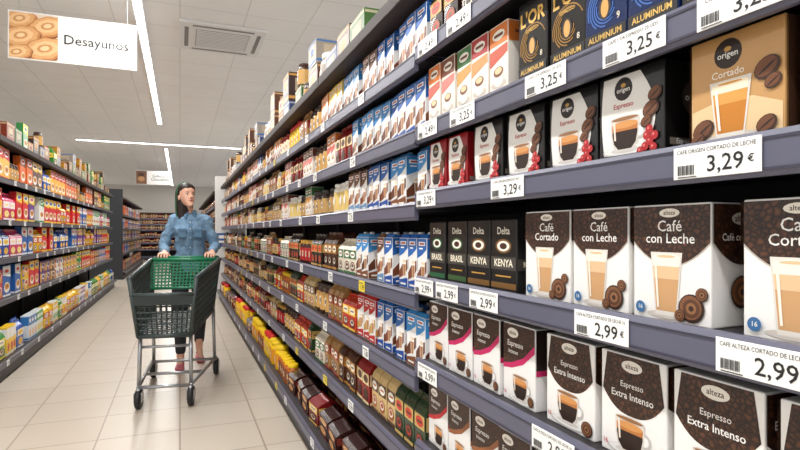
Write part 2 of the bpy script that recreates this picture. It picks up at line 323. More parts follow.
# ---------------------------------------------------------------- generic products
def deco(mb,F,w,H,dl):
    for d in dl:
        if d[0]=='r': mb.rect(F,w*d[1],H*d[2],w*d[3],H*d[4],d[5])
        elif d[0]=='e': mb.ell(F,w*d[1],H*d[2],w*d[3],H*d[4],d[5],12)
        elif d[0]=='p': mb.dec(F,[(w*a,H*b) for a,b in d[1]],M(d[2]))
def pack(key,W,H,D,base,dl,name,label,cat,sides='rl'):
    mb=cart(W,H,D,base,.002); deco(mb,('f',W,D),W,H,dl)
    for q in sides: deco(mb,(q,W,D),D,H,[d for d in dl if d[0]=='r'])
    reg(key,mb,W,H,D,name,label,cat)
E_=.485
def milkc(key,top,circ,bot,base=(240,240,240)):
    W,H,D=.078,.195,.07
    mb=MB(); mb.rbox(-W/2,W/2,-D/2,D/2,0,H*.93,M(base,.3),.002); 
    mb.add([(-W/2+.002,-D/2+.003,H*.925),(W/2-.002,-D/2+.003,H*.925),(W/2-.002,D/2-.003,H*.925),(-W/2+.002,D/2-.003,H*.925),(-W/2+.003,-D/2+.012,H),(W/2-.003,-D/2+.012,H),(W/2-.003,D/2-.012,H*.94),(-W/2+.003,D/2-.012,H*.94)],
       [(0,1,5,4),(1,2,6,5),(2,3,7,6),(3,0,4,7),(4,5,6,7)],M(top,.3))
    for q,w in (('f',W),('r',D),('l',D)):
        F=(q,W,D)
        deco(mb,F,w,H,[('p',[(-E_,.58),(0,.64),(E_,.74),(E_,.92),(-E_,.92)],top),('r',-.34,.80,.34,.87,(242,242,242)),('r',-.24,.82,.24,.85,(176,40,40)),('r',-.28,.74,.10,.765,(242,242,242)),
          ('p',[(-E_,.30),(-.1,.44),(E_,.54),(E_,.36),(.1,.24),(-E_,.17)],circ),('p',[(.0,.20),(.26,.20),(.34,.50),(-.06,.50)],(244,238,228)),('p',[(.03,.23),(.23,.23),(.29,.44),(-.01,.44)],(176,120,74)),('e',.14,.50,.20,.025,(236,214,184)),('r',-E_,.02,E_,.14,bot),('p',[(-E_,.14),(E_,.14),(E_,.20)],bot),('r',-.3,.06,.3,.095,(240,236,226))])
    lid=MB(); lid.lathe([(.012,H*.955),(.012,H*.955+.014),(.009,H*.955+.016)],M((235,235,235)),12)
    reg(key,mb,W,H,D,'drink_carton',"white drink carton with a coloured top and cup picture","carton",lid,'screw_cap')
milkc('mblue',(34,98,176),(120,64,36),(30,78,160)); milkc('mbrown',(60,140,206),(96,52,30),(130,74,40)); milkc('mred',(190,40,40),(196,150,70),(190,44,40))
milkc('morange',(232,140,40),(150,80,40),(210,96,36)); milkc('mwhite',(110,70,46),(130,70,40),(110,150,190)); milkc('myel',(236,196,60),(120,64,36),(214,150,40))
def slim(key,c1,c2):
    pack(key,.085,.19,.08,(240,232,222),[('r',-E_,.72,E_,.98,c1),('e',0,.85,.34,.07,(245,240,230)),('r',-.24,.83,.24,.87,(110,60,40)),('p',[(-E_,.45),(E_,.58),(E_,.70),(-E_,.66)],c2),('e',0,.20,.42,.05,(206,196,184)),('e',0,.3,.3,.14,(236,230,222)),('e',0,.36,.27,.07,(120,70,40)),('e',0,.375,.2,.045,(230,200,156)),('r',-E_,.02,E_,.10,c2)],'cappuccino_box',"slim cream instant coffee box with cup picture","box")
slim('s1',(214,120,50),(196,84,60)); slim('s2',(70,120,70),(206,150,70)); slim('s3',(120,64,44),(214,120,110)); slim('s4',(170,50,50),(214,150,90))
def bag(key,W,H,D,c,dl,name='coffee_bag',label="foil coffee bag with folded top"):
    mb=MB(); m=M(c,.25); x=W/2; 
    secs=[(0,x*.94,D*.42,0),(.012,x,D/2,0),(H*.70,x,D/2,0),(H*.80,x*.98,D*.38,D*.05),(H*.88,x*.97,D*.15,D*.12),(H*.94,x*.96,.003,D*.16),(H,x*.95,.002,D*.05)]
    vs=[];fs=[]
    for z,a,b,o in secs: vs+=[(-a,-b+o,z),(0,-b+o-.002,z),(a,-b+o,z),(a,b+o,z),(0,b+o+.002,z),(-a,b+o,z)]
    for i in range(len(secs)-1):
        for k in range(6): fs.append((i*6+k,i*6+(k+1)%6,i*6+6+(k+1)%6,i*6+6+k))
    n=len(vs); fs+=[(5,4,3,2,1,0),tuple(range(n-6,n))]; mb.add(vs,fs,m,False)
    mb.n=18
    deco(mb,('f',W,D),W,H,dl)
    for q in 'rl': deco(mb,(q,W,D),D,H,[d for d in dl if d[0]=='r'])
    reg(key,mb,W,H,D,name,label,"bag")
def bagd(c1,c2,c3): return [('r',-.46,.44,.46,.68,c1),('e',0,.56,.36,.09,c3),('r',-.22,.54,.22,.58,c2),('e',0,.24,.34,.13,c2),('e',0,.25,.24,.08,c3),('e',0,.26,.18,.05,c2),('r',-.46,.03,.46,.09,c1)]
bag('b1',.085,.2,.055,(80,44,28),bagd((180,126,60),(50,28,18),(240,230,210)))
bag('b2',.085,.2,.055,(176,132,80),bagd((150,30,34),(90,50,30),(240,230,210)))
bag('b3',.085,.2,.055,(44,64,40),bagd((200,168,100),(70,40,26),(200,60,44)))
bag('b4',.085,.2,.055,(140,30,28),bagd((230,210,160),(60,32,22),(90,50,30)))
bag('b5',.085,.2,.055,(214,184,128),bagd((92,54,34),(170,90,40),(240,236,226)))
bag('b6',.085,.19,.055,(44,28,24),bagd((186,148,80),(120,70,40),(230,60,40)))
bag('b7',.10,.17,.06,(196,60,40),bagd((240,200,80),(90,40,26),(245,236,220)))
bag('b8',.10,.17,.06,(236,226,206),bagd((60,110,70),(110,64,40),(245,240,230)))
bag('bigbag',.18,.14,.13,(48,20,16),bagd((110,36,28),(176,120,70),(220,180,120)),'cocoa_bag',"dark brown glossy cocoa bag")
bag('redbag',.16,.15,.12,(120,24,26),bagd((220,180,90),(60,30,22),(230,210,180)),'cocoa_bag',"red glossy food bag")
bag('purplebag',.19,.25,.08,(98,44,120),bagd((240,200,60),(230,120,60),(250,240,230)),'snack_bag',"purple sweet snack bag")
bag('yelbag',.19,.25,.08,(240,190,30),bagd((200,50,36),(130,80,40),(250,240,230)),'snack_bag',"yellow snack bag with red band")
bag('bluebag',.19,.25,.08,(40,84,170),bagd((240,240,240),(220,170,80),(240,200,60)),'snack_bag',"blue snack bag with white band")
bag('greenbag',.19,.25,.08,(60,140,60),bagd((240,220,80),(130,80,40),(245,245,230)),'snack_bag',"green snack bag with yellow band")
bag('pinkbag',.19,.25,.08,(206,60,110),bagd((250,230,236),(240,200,70),(250,240,230)),'snack_bag',"pink snack bag with pale band")
def jar(key,r,H,body,label_c,lidc,name='cocoa_jar',label="plastic jar with a coloured screw lid",lh=.16):
    mb=MB(); h=H*(1-lh)
    mb.lathe([(r*.9,0),(r,.006),(r,h*.15)],M(body,.25),20); mb.lathe([(r*1.004,h*.15),(r*1.004,h*.8)],M(label_c,.35),20,cap=False)
    mb.lathe([(r,h*.8),(r*.97,h*.9),(r*.8,h)],M(body,.25),20)
    F=('f',0,2*r*1.01)
    mb.ell(F,0,h*.5,r*.4,h*.16,(245,240,230),12); mb.ell(F,0,h*.5,r*.28,h*.09,lidc,12)
    l=MB(); l.lathe([(r*.86,h+.0005),(r*.88,h+.003),(r*.88,H-.003),(r*.82,H)],M(lidc,.35),20)
    reg(key,mb,2*r,H,2*r,name,label,"jar",l,'lid')
jar('jyel',.045,.19,(238,190,30),(244,200,40),(206,40,36),label="yellow cocoa powder jar with a red lid")
jar('jyel2',.042,.15,(180,100,36),(130,66,34),(240,196,20),label="brown cocoa jar with a yellow lid")
jar('jyel3',.055,.18,(236,190,30),(226,150,30),(240,200,30),label="wide yellow cocoa tub with a yellow lid")
jar('jbrown',.04,.15,(50,28,20),(190,150,90),(30,24,22),name='coffee_jar',label="brown instant coffee jar with dark lid")
jar('jred',.04,.15,(60,30,22),(170,34,34),(196,150,60),name='coffee_jar',label="instant coffee jar with red label and gold lid")
jar('jgreen',.04,.15,(60,36,24),(60,110,60),(40,90,50),name='coffee_jar',label="instant coffee jar with green label and lid")
jar('jwhite',.075,.22,(206,198,190),(180,168,158),(212,208,202),name='tub',label="white plastic tub with white lid")
jar('tinb',.048,.17,(70,44,30),(206,160,90),(60,40,30),name='canister',label="brown coffee canister with a dark lid",lh=.08)
jar('tinw',.045,.16,(232,226,214),(226,196,120),(240,238,232),name='canister',label="cream powder canister with white lid",lh=.1)
jar('tinr',.048,.17,(160,40,36),(240,220,190),(160,34,30),name='canister',label="red canister with cream label",lh=.08)
def cer(key,c,c2,c3,W=.215,H=.28,D=.06,name='cereal_box',label='bright cereal box with bowl picture'):
    pack(key,W,H,D,c,[('p',[(-E_,.70),(E_,.62),(E_,.98),(-E_,.98)],c2),('e',0,.82,.36,.09,(245,245,240)),('e',0,.82,.28,.055,c3),('e',.02,.3,.36,.17,(245,240,230)),('e',.02,.33,.30,.10,(214,150,60)),('e',.06,.34,.14,.05,(160,90,40)),('r',-E_,.02,E_,.08,c2)],name,label,'box')
cer('c1',(214,36,40),(240,200,50),(30,80,160)); cer('c2',(240,180,30),(200,40,36),(200,30,40)); cer('c3',(40,96,170),(240,240,240),(210,50,50))
cer('c4',(240,238,232),(60,140,70),(60,120,60)); cer('c5',(226,104,30),(110,54,28),(210,40,40)); cer('c6',(90,46,28),(236,190,70),(120,60,30)); cer('c7',(50,140,70),(240,220,70),(40,120,60)); cer('c8',(104,54,136),(240,210,60),(200,60,120))
def bis(key,c,c2,c3,W=.24,H=.125,D=.08):
    pack(key,W,H,D,c,[('r',-E_,.1,-.2,.9,c2),('e',.12,.62,.28,.24,(245,242,235)),('e',.12,.62,.22,.15,c3),('e',.3,.3,.14,.22,(206,150,80)),('e',-.34,.45,.10,.26,(220,170,100))],'biscuit_pack','long biscuit packet with round biscuit picture','packet')
bis('k1',(204,34,44),(240,200,60),(180,30,40)); bis('k2',(238,190,40),(60,100,180),(200,60,40)); bis('k3',(50,100,170),(240,240,240),(200,40,40)); bis('k4',(96,50,120),(230,180,60),(90,50,120)); bis('k5',(240,236,226),(200,60,50),(60,120,190)); bis('k6',(110,64,38),(236,200,120),(90,50,30))
def brick(key,c,c2,c3): pack(key,.095,.24,.07,c,[('r',-E_,.60,E_,.95,c2),('e',0,.78,.34,.09,(248,246,240)),('e',0,.3,.34,.15,c3),('r',-E_,.03,E_,.10,c2)],'milk_brick','tall milk brick carton with coloured panel','carton')
brick('t1',(230,228,220),(240,190,40),(120,170,70)); brick('t2',(226,230,228),(80,164,70),(240,210,80)); brick('t3',(224,230,234),(40,120,186),(230,180,120)); brick('t4',(244,200,50),(240,240,240),(210,80,50)); brick('t5',(230,228,230),(150,60,120),(100,60,140))
def stock(key,W,H,D,c,c2,label): pack(key,W,H,D,c,[('r',-E_,.08,E_,.18,c2),('r',-.32,.36,.32,.8,(176,160,136)),('e',0,.6,.2,.14,c2),('r',-.2,.42,.2,.47,(70,50,40)),('r',-E_,.88,E_,.95,c2)],'stock_box',label,'box')
stock('o1',.26,.16,.3,(120,80,48),(80,44,28),"brown cardboard stock box with a printed label"); stock('o2',.24,.22,.28,(54,32,26),(196,140,60),"dark brown stock box with gold bands")
stock('o3',.22,.15,.26,(150,140,128),(60,110,170),"grey stock box with blue bands"); stock('o4',.24,.19,.26,(140,54,36),(200,180,140),"orange stock box with cream bands"); stock('o5',.2,.13,.24,(186,136,30),(160,44,36),"yellow stock box with red bands")
stock('o6',.24,.18,.26,(60,100,40),(180,176,140),"green stock box with white bands"); stock('o7',.24,.17,.26,(36,60,110),(160,160,170),"blue stock box with pale bands"); stock('o8',.22,.20,.26,(90,54,32),(190,150,100),"chocolate brown stock box with cream bands")
# ---------------------------------------------------------------- placement
PL=[]
def put(key,side,xf,y,z,group,back=0,jit=1,rzx=0):
    p=PR[key]; r=math.radians(random.uniform(-2,2))*jit+rzx
    sx=1 if side=='R' else -1
    x=xf+sx*(p['D']/2+.026+back+random.uniform(0,.010)*min(jit,2))
    PL.append((key,(x,y,z+.0222),(-math.pi/2 if side=='R' else math.pi/2)+r,group))
def fill(side,xf,z,y0,y1,runs,gap,group,rowsy=0,pal=None):
    y=y0+.01; i=0; last=None
    while y<y1-.05:
        if i<len(runs): k,n=runs[i]
        else:
            k=random.choice([q for q in (pal or [r[0] for r in runs]) if q!=last]); n=random.randint(2,4)
        i+=1; last=k
        p=PR[k]; big=k in('bigbag','redbag')
        for j in range(n):
            w=p['W']+(.024 if big else .006)
            if y+w>y1: y=y1;break
            if random.random()<.03: y+=w*.6
            st=1
            if p['H']*2<gap-.01 and p['lid'] is None: st=2
            bk=.05 if random.random()<.06 else 0
            for s in range(st):
                put(k,side,xf,y+w/2,z+s*(p['H']+.0003),group,jit=(4 if big else 1) if st==1 else 0,back=bk)
                if y<rowsy and not bk: put(k,side,xf,y+w/2,z+s*(p['H']+.0003),group,back=p['D']+(.035 if big else .016),jit=.3 if st==1 else 0)
            y+=w
        y+=random.uniform(.006,.03)
def topfill(side,xf,z,y0,y1,keys,group,pst=.5):
    y=y0
    while y<y1:
        k=random.choice(keys); w=PR[k]['W']+.014; h=0
        put(k,side,xf,y+w/2,z,group,jit=1); h=PR[k]['H']
        if random.random()<pst and PR[k]['lid'] is None and PR[k]['name']=='stock_box':
            c=[q for q in keys if PR[q]['W']<=PR[k]['W'] and PR[q]['name'] in('stock_box','canister')]
            k2=random.choice(c); put(k2,side,xf,y+w/2,z+h+.0005,group,jit=.5)
        y+=w+random.choice((0,0,.02,.1,.2))
def nr(key,z,ys,g,back=True):
    for yc in ys:
        put(key,'R',RX,yc,z,g,jit=.7)
        if back: put(key,'R',RX,yc,z,g,back=PR[key]['D']+.02,jit=.3)
G=lambda n:"coffee capsule boxes on "+n
z=1.323; g=G("the eye-level shelf")
nr('origred',z,[1.522,1.395],g); nr('orig',z,[1.228,1.067,.902,.742],g); nr('beige',z,[.543],g); nr('orig',z,[.38],g); nr('beige',z,[.22],g,False)
z=1.049; g=G("the shelf below eye level")
nr('dgreen',z,[1.525],g); nr('brasil',z,[1.40],g); nr('kenya',z,[1.279,1.158],g); nr('latteA',z,[.980],g); nr('latteB',z,[.820,.660],g); nr('latteA',z,[.458,.29],g)
z=.785; g=G("the waist-high shelf")
nr('pink',z,[1.525,1.38,1.235,1.09],g); nr('intenso',z,[.91,.742,.575,.405],g)
z=.52; g=G("the low shelf")
nr('redsw',z,[1.525],g); nr('brownsw',z,[1.385,1.245],g); nr('pink',z,[1.105,.96],g); nr('intenso',z,[.79,.63],g)
z=1.535; g=G("the high shelf")
ks=['s1','s3','s2','s4','s1']
for i in range(5): put(ks[i],'R',RX,1.545-.093*i,z,g,jit=.6)
for i,k in enumerate(['lorgold','lorgold','lorblue','lorblue','lorblue','lorgreen','lorgreen']): put(k,'R',RX,1.03-.113*i,z,g,jit=.6)
z=1.795; g=G("the top shelf")
for i,k in enumerate(['b6','b6','b1','b1','b5']): put(k,'R',RX,1.53-.1*i,z,g,jit=.6)
runs={
6:[('mblue',5),('mwhite',2),('mbrown',3),('myel',3),('morange',2),('tinb',3),('b2',3)],
5:[('mblue',4),('mbrown',5),('b4',3),('s1',2),('tinb',3),('s3',3)],
4:[('mbrown',4),('mblue',3),('mwhite',3),('tinw',3),('jbrown',4),('s2',2)],
3:[('mblue',4),('mwhite',2),('mbrown',2),('b8',3),('b1',3),('b6',3),('jred',4)],
2:[('mbrown',2),('mblue',3),('mred',3),('b7',2),('b2',3),('tinb',3),('b5',3)],
1:[('b3',3),('b5',3),('b4',2),('b1',3),('b2',3),('b8',2),('b3',2)],
0:[('redbag',2),('bigbag',4),('redbag',1),('bigbag',3),('jyel2',5),('jyel3',3),('jyel',3),('jyel2',4),('jyel3',4),('bigbag',2),('jyel',4)]}
pal={6:['mblue','myel','morange','tinb','b2','b4','jyel','tinr','b5','s1'],5:['b4','s1','tinb','b2','jred','b1','tinw','s4','jyel2','mred'],4:['tinw','jbrown','s2','b5','jred','s3','tinr','jyel2'],
3:['b1','b6','jred','b2','tinr','jbrown','b4','jgreen','b8','jyel2'],2:['b5','b1','jbrown','b3','b7','tinb','jred','b2','jyel2'],1:['b3','b7','jyel2','b5','tinb','b4','b1','jred'],0:['jyel','jyel2','jyel3','redbag','bigbag','tinr']}
gaps=[.28,.25,.24,.26,.21,.22,.2]
for i,zz in enumerate(FZ):
    xf=RX-.08 if i==0 else RX
    fill('R',xf,zz,1.6,10.4,runs[i],gaps[i],"packaged drinks and coffee on shelf %s of the coffee aisle"%['one','two','three','four','five','six','seven'][i],rowsy=3.6 if i<4 else 0,pal=pal[i])
topfill('R',RX+.02,2.053-.0215,2.3,10.2,['o2','o1','o3','o4','o5','o7','jwhite','o8','o6','c6','o8','tinb'],"stock on top of the coffee shelving",.6)
lr={4:[('c6',2),('yelbag',2),('c2',2),('tinb',3),('c5',2),('c6',2),('bluebag',2)],
3:[('c1',2),('c2',2),('pinkbag',2),('c1',2),('c8',2),('c4',1)],
2:[('purplebag',3),('c5',1),('bluebag',2),('pinkbag',2),('c3',2),('yelbag',2),('c1',2)],
1:[('k3',1),('k5',1),('k1',2),('c3',2),('k2',1),('c1',2),('k4',2),('k6',1)],
0:[('yelbag',2),('greenbag',2),('t4',3),('bluebag',2),('t3',3),('t2',3),('yelbag',2),('t1',3),('greenbag',1)]}
lpal={4:['c6','yelbag','c2','tinb','c5','bluebag','o5','c7'],3:['c1','c2','pinkbag','c8','c4','yelbag','c3'],2:['purplebag','bluebag','c8','c3','yelbag','c1','greenbag'],1:['k1','k2','k3','k4','k5','k6','c3','c1','c7'],0:['t1','t2','t3','t4','t5','yelbag','greenbag','bluebag']}
lg=[.4,.31,.28,.31,.28]
for i,zz in enumerate(LZ):
    fill('L',LX+(.08 if i==0 else 0),zz,4.6,13.4,lr[i],lg[i],"breakfast foods on shelf %s of the facing shelving"%['one','two','three','four','five'][i],pal=lpal[i])
topfill('L',LX-.02,2.03-.0215,4.8,13.4,['o5','o6','c7','o1','o8','o3','o4','o2','o1','tinb','greenbag','o6'],"stock on top of the facing shelving",.4)
for i,zz in enumerate(LZ): fill('L',LX,zz,15.8,23.4,[(random.choice(['c1','c3','c5','c6','c8']),5) for _ in range(4)],.2,"packs in the farther aisle")
for i,zz in enumerate(FZ): 
    if i: fill('R',RX,zz,13.1,22.8,[(random.choice(['b1','b2','b4','b5']),12) for _ in range(6)],.2,"packs in the farther aisle")
    x=-1.75
    while i and x<1.1:
        k=random.choice(['b4','b2','redbag' if gaps[i]>.23 else 'b5','b1']); p=PR[k]; PL.append((k,(x+p['W']/2,25.5+.026+p['D']/2,zz+.0222),0,"packs on the end shelving")); x+=p['W']+.01
from collections import defaultdict
byn=defaultdict(list)
for t in PL: byn[PR[t[0]]['name']].append(t)
for nm,L in byn.items():
    L.sort(key=lambda t:(Vector(t[1])-Vector((0,0,1.22))).length)
    for i,(k,loc,rz,g) in enumerate(L[:290]):
        p=PR[k]; o=obj(nm,p['me'],loc,rz,label=p['label'],cat=p['cat'],group=g)
        if p['lid']:
            obj(p['lidname'],p['lid'],parent=o)
    if len(L)>290:
        mb=MB()
        for k,loc,rz,g in L[290:]:
            p=PR[k]; c,s_=math.cos(rz),math.sin(rz)
            for me in (p['me'],p['lid']):
                if not me: continue
                off=len(mb.v); mb.v+=[(loc[0]+v.co.x*c-v.co.y*s_,loc[1]+v.co.x*s_+v.co.y*c,loc[2]+v.co.z) for v in me.vertices]
                sl=[mb.slot(m) for m in me.materials]
                for f in me.polygons: mb.f.append(tuple(off+q for q in f.vertices)); mb.mi.append(sl[f.material_index]); mb.sm.append(False)
        obj(nm,mb.mesh(nm+'_rest'),label="more distant rows of "+nm.replace('_',' ')+" stock",cat=L[0] and PR[L[0][0]]['cat'],kind="stuff",group="distant stock")
# ---------------------------------------------------------------- price tags
def tag(price,name=None,W=.135,H=.048):
    mb=MB(); mb.rbox(-W/2,W/2,-.001,.001,-H/2,H/2,M((246,246,244),.4),.0006,1); F=('f',W,.002); dk=(30,30,32)
    if name: 
        mb.text(F,name,0,H*.33,.0085,dk,W*.9,.0); mb.text(F,price,W*.12,-H*.13,.033,dk,None,.008); mb.text(F,"€",W*.40,-H*.1,.014,dk)
        for k in range(12): mb.rect(F,-W*.44+k*.0024,-H*.38,-W*.44+k*.0024+(.0013 if k%3 else .0018),-H*.08,dk); mb.n-=1
        mb.n+=1
        mb.rect(F,-W*.44,-H*.46,-W*.2,-H*.43,dk)
    else:
        mb.rect(F,-W*.4,H*.22,W*.3,H*.32,(90,90,90)); mb.text(F,price,W*.1,-H*.12,.03,dk,None,.01)
    return mb.mesh('price_tag')
def ptag(me,side,xf,y,z,label): 
    obj('price_tag',me,(xf+(-.0196 if side=='R' else .0196),y,z),-math.pi/2 if side=='R' else math.pi/2,label=label,cat="price tag",group="shelf price tags")
T325=tag("3,25","CAFE L'OR ESPRESSO 20 UDS"); T329=tag("3,29","CAFE ORIGEN CORTADO DE LECHE"); T299=tag("2,99","CAFE ALTEZA CORTADO DE LECHE 16"); T249=tag("2,49","CAFE ALTEZA CAPS."); T329b=tag("3,29","CAFE ORIGEN ESPRESSO INT.")
for y in (1.28,.925,.69,.50): ptag(T325,'R',RX,y,1.535,"white shelf price tag reading 3,25")
ptag(T249,'R',RX,1.5,1.535,"white shelf price tag reading 2,49")
for y,m in ((.54,T329),(1.065,T329b),(1.51,T329b)): ptag(m,'R',RX,y,1.323,"white shelf price tag reading 3,29")
for y in (.47,.765,1.17,1.37,1.525): ptag(T299,'R',RX,y,1.049,"white shelf price tag reading 2,99")
for y in (.56,.9,1.50): ptag(T299,'R',RX,y,.785,"white shelf price tag reading 2,99")
for y in (1.3,1.5): ptag(T249,'R',RX,y,1.795,"white shelf price tag reading 2,49")
SM=[tag(p,None,.075,.045) for p in ("1,29","0,99","2,49","1,85")]
SY=tag("1,99",None,.075,.045); SY.materials[0]=M((240,214,60),.4)
for i,zz in enumerate(FZ):
    y=2.05+random.uniform(0,.3)
    while y<7.5:
        ptag(random.choice(SM) if random.random()<.85 else SY,'R',RX-.08 if i==0 else RX,y,zz,"small white shelf price tag"); y+=random.uniform(.35,.75)
for i,zz in enumerate(LZ):
    y=5.3
    while y<11:
        ptag(random.choice(SM),'L',LX+(.08 if i==0 else 0),y,zz,"small white shelf price tag"); y+=random.uniform(.35,.7)
# ---------------------------------------------------------------- signs
def sign(x0,x1,y,z0,z1,lines,label,cookies):
    W=x1-x0;H=z1-z0; mb=MB(); mb.rbox(-W/2,W/2,-.01,.01,0,H,M((240,238,234),.5),.002); F=('f',W,.02)
    px=-W/2+W*.37
    if cookies:
        L0,L1,B0,B1=-W/2+.01,px,.012,H-.012
        mb.rect(F,L0,B0,L1,B1,(226,206,184))
        def cl(x,y): return (max(L0,min(L1,x)),max(B0,min(B1,y)))
        def bisc(cx,cy,r,rot=.3):
            cr,sr=math.cos(rot),math.sin(rot)
            for sc,dy,c in ((1,-.012,(120,66,34)),(.97,0,(196,132,78)),(.84,.006,(222,168,112)),(.60,.008,(236,192,140)),(.34,.008,(206,146,88)),(.2,.009,(238,204,158))):
                n=36; pts=[]
                for k in range(n):
                    a=2*math.pi*k/n; q=r*sc*(1+.045*math.cos(9*a)); x=q*math.cos(a); y_=q*.58*math.sin(a); pts.append(cl(cx+x*cr-y_*sr,cy+dy+x*sr+y_*cr))
                mb.dec(F,pts,M(c))
        for cx,cy,r in ((L0+.07,.33,.13),(L0+.27,.29,.15),(L0+.08,.19,.15),(L0+.25,.10,.17),(L0+.05,.05,.12)): bisc(cx,cy,r)
    else:
        mb.rect(F,-W/2+.008,.01,-W/2+W*.3,H-.01,(120,80,56)); mb.ell(F,-W/2+W*.15,H*.4,.09,.07,(190,140,90)); mb.ell(F,-W/2+W*.15,H*.7,.08,.05,(70,40,26))
    mb.text(F,lines,(px+W/2)/2-.012,H*.5,.115 if cookies else .12,(46,44,44),W*.51,0.004)
    o=obj('hanging_sign',mb.mesh('sign'),((x0+x1)/2,y,z0),0,label=label,cat="sign")
    for s in (-1,1):
        w=MB(); w.rod((s*W*.42,0,H),(s*W*.42,0,CZ-z0),.0015,M((160,160,160)),6); obj('wire',w.mesh('wire'),parent=o)
sign(-1.31,-.354,5.33,2.65,3.05,"Desayunos","white hanging aisle sign with biscuit photo reading Desayunos",True)
sign(-1.18,-.22,17.3,2.6,3.0,"Galletas y\nChocolates","white hanging aisle sign above the farther aisle",False)
mb=MB(); w=.43; A=M((228,228,227),.5)
mb.rbox(-w,w,-w,w,-.03,-.001,A,.006)
DK=M((130,128,126),.6)
for s in (-1,1):
    mb.box(-w*.7,w*.7,s*w*.83-.02,s*w*.83+.02,-.032,-.0302,DK); mb.box(s*w*.83-.02,s*w*.83+.02,-w*.7,w*.7,-.032,-.0302,DK)
ac=obj('air_conditioner',mb.mesh('air_conditioner'),(.42,6.15,CZ),0,label="white square ceiling cassette air conditioner",cat="air conditioner")
g=MB(); g.box(-w*.62,w*.62,-w*.62,w*.62,-.034,-.0305,M((170,168,165)))
for k in range(12): y=-w*.58+k*w*1.16/11; g.box(-w*.6,w*.6,y-.008,y+.008,-.040,-.034,A)
obj('air_grille',g.mesh('air_grille'),parent=ac)
# ---------------------------------------------------------------- shopping cart
CA=math.radians(-9.4); CL=Vector((-.03,4.5,0)); RM=Matrix.Translation(CL)@Matrix.Rotation(CA,4,'Z')
cartE=obj('shopping_cart',None,CL,CA,label="dark grey plastic shopping cart with green seat flap and chrome frame",cat="shopping cart")
GR=M((54,64,64),.42); GRD=M((44,52,53),.5); GN=M((16,112,76),.4); CH=M((170,172,176),.3,metal=.8); BK=M((24,24,26),.5)
fbl=[(-.17,-.42,.50),(.17,-.42,.50)]; ftl=[(-.215,-.47,.90),(.215,-.47,.90)]
rbl=[(-.23,.36,.56),(.23,.36,.56)]; rtl=[(-.275,.46,.985),(.275,.46,.985)]
b=MB()
def lerp(a,c,t): return tuple(a[i]+(c[i]-a[i])*t for i in range(3))
def panel(bl,br,tl,tr,nu,nv,r,solid=None):
    for i in range(nu+1):
        t=i/nu; b.rod(lerp(bl,br,t),lerp(tl,tr,t),r,GR,4)
    for j in range(nv+1):
        t=j/nv; b.rod(lerp(bl,tl,t),lerp(br,tr,t),r*1.1,GR,4)
fm=[lerp(fbl[0],ftl[0],.72),lerp(fbl[1],ftl[1],.72)]
panel(fbl[0],fbl[1],fm[0],fm[1],11,7,.0055)
for s in (0,1): panel(fbl[s],rbl[s],ftl[s],rtl[s],18,8,.005)
panel(fbl[0],fbl[1],rbl[0],rbl[1],9,14,.005)
panel(rbl[0],rbl[1],lerp(rbl[0],rtl[0],.3),lerp(rbl[1],rtl[1],.3),10,2,.004)
for s in (0,1):
    b.rod(ftl[s],rtl[s],.018,GR,10); b.rod(fbl[s],ftl[s],.015,GR,10); b.rod(fbl[s],rbl[s],.014,GR,10); b.rod(rbl[s],rtl[s],.012,GR,10)
b.rod(fm[0],fm[1],.016,GR,10); b.rod(fbl[0],fbl[1],.017,GR,10)
q=[lerp(fbl[0],ftl[0],.54),lerp(fbl[1],ftl[1],.54),fm[1],fm[0]]
b.add([(x,y-.012,z) for x,y,z in q]+[(x,y+.005,z) for x,y,z in q],[(0,1,2,3),(7,6,5,4),(0,4,5,1),(3,2,6,7)],GRD)
obj('basket',b.mesh('basket'),parent=cartE)
f=MB(); 
fl=[(-.245,.30,.76),(.245,.30,.76),(.262,.43,.985),(-.262,.43,.985)]
for i in range(19): t=i/18; f.rod(lerp(fl[0],fl[1],t),lerp(fl[3],fl[2],t),.0065,GN,6)
for i in range(10): t=i/9; f.rod(lerp(fl[0],fl[3],t),lerp(fl[1],fl[2],t),.0065,GN,6)
f.rod(fl[3],fl[2],.017,GN,10); f.rod(fl[0],fl[1],.012,GN,10)
obj('seat_flap',f.mesh('seat_flap'),parent=cartE,label="green plastic mesh seat flap")
h=MB(); h.rod((-.25,.52,1.0),(.25,.52,1.0),.015,GN,12)
for s in (-1,1): h.rod((s*.25,.52,1.0),(s*.268,.45,.975),.016,BK,10)
obj('handle',h.mesh('handle'),parent=cartE,label="green push handle")
fr=MB()
for s in (-1,1):
    fr.rod((s*.17,-.42,.15),(s*.25,.42,.15),.013,CH,10); fr.rod((s*.24,.40,.15),(s*.235,.36,.56),.014,CH,10)
    fr.rod((s*.17,-.40,.15),(s*.165,-.38,.50),.014,CH,10); fr.rod((s*.235,.36,.56),(s*.262,.46,.95),.011,CH,10)
    fr.rod((s*.165,-.38,.49),(s*.22,.34,.545),.012,CH,10)
for y,w in ((-.42,.17),(.36,.245),(-.05,.205)): fr.rod((-w,y,.15),(w,y,.15),.012,CH,10)
fr.rod((-.165,-.38,.42),(.165,-.38,.42),.010,CH,10)
obj('frame',fr.mesh('frame'),parent=cartE,label="grey metal tube frame")
cm=MB(); cm.rod((0,0,.11),(0,0,.145),.014,CH,10)
for s in (-1,1): cm.box(s*.024-.002,s*.024+.002,-.02,.045,.05,.115,CH)
cm.box(-.026,.026,-.02,.03,.110,.116,CH)
cme=cm.mesh('caster'); wh=MB()
vs=[];n=24; prof=[(-.018,.03),(-.019,.060),(-.013,.069),(.013,.069),(.019,.060),(.018,.03)]
for x,r in prof:
    for k in range(n): a=2*math.pi*k/n; vs.append((x,.02+r*math.cos(a),.0695+r*math.sin(a)))
wh.add(vs,[(i*n+k,i*n+(k+1)%n,(i+1)*n+(k+1)%n,(i+1)*n+k) for i in range(5) for k in range(n)],BK,True)
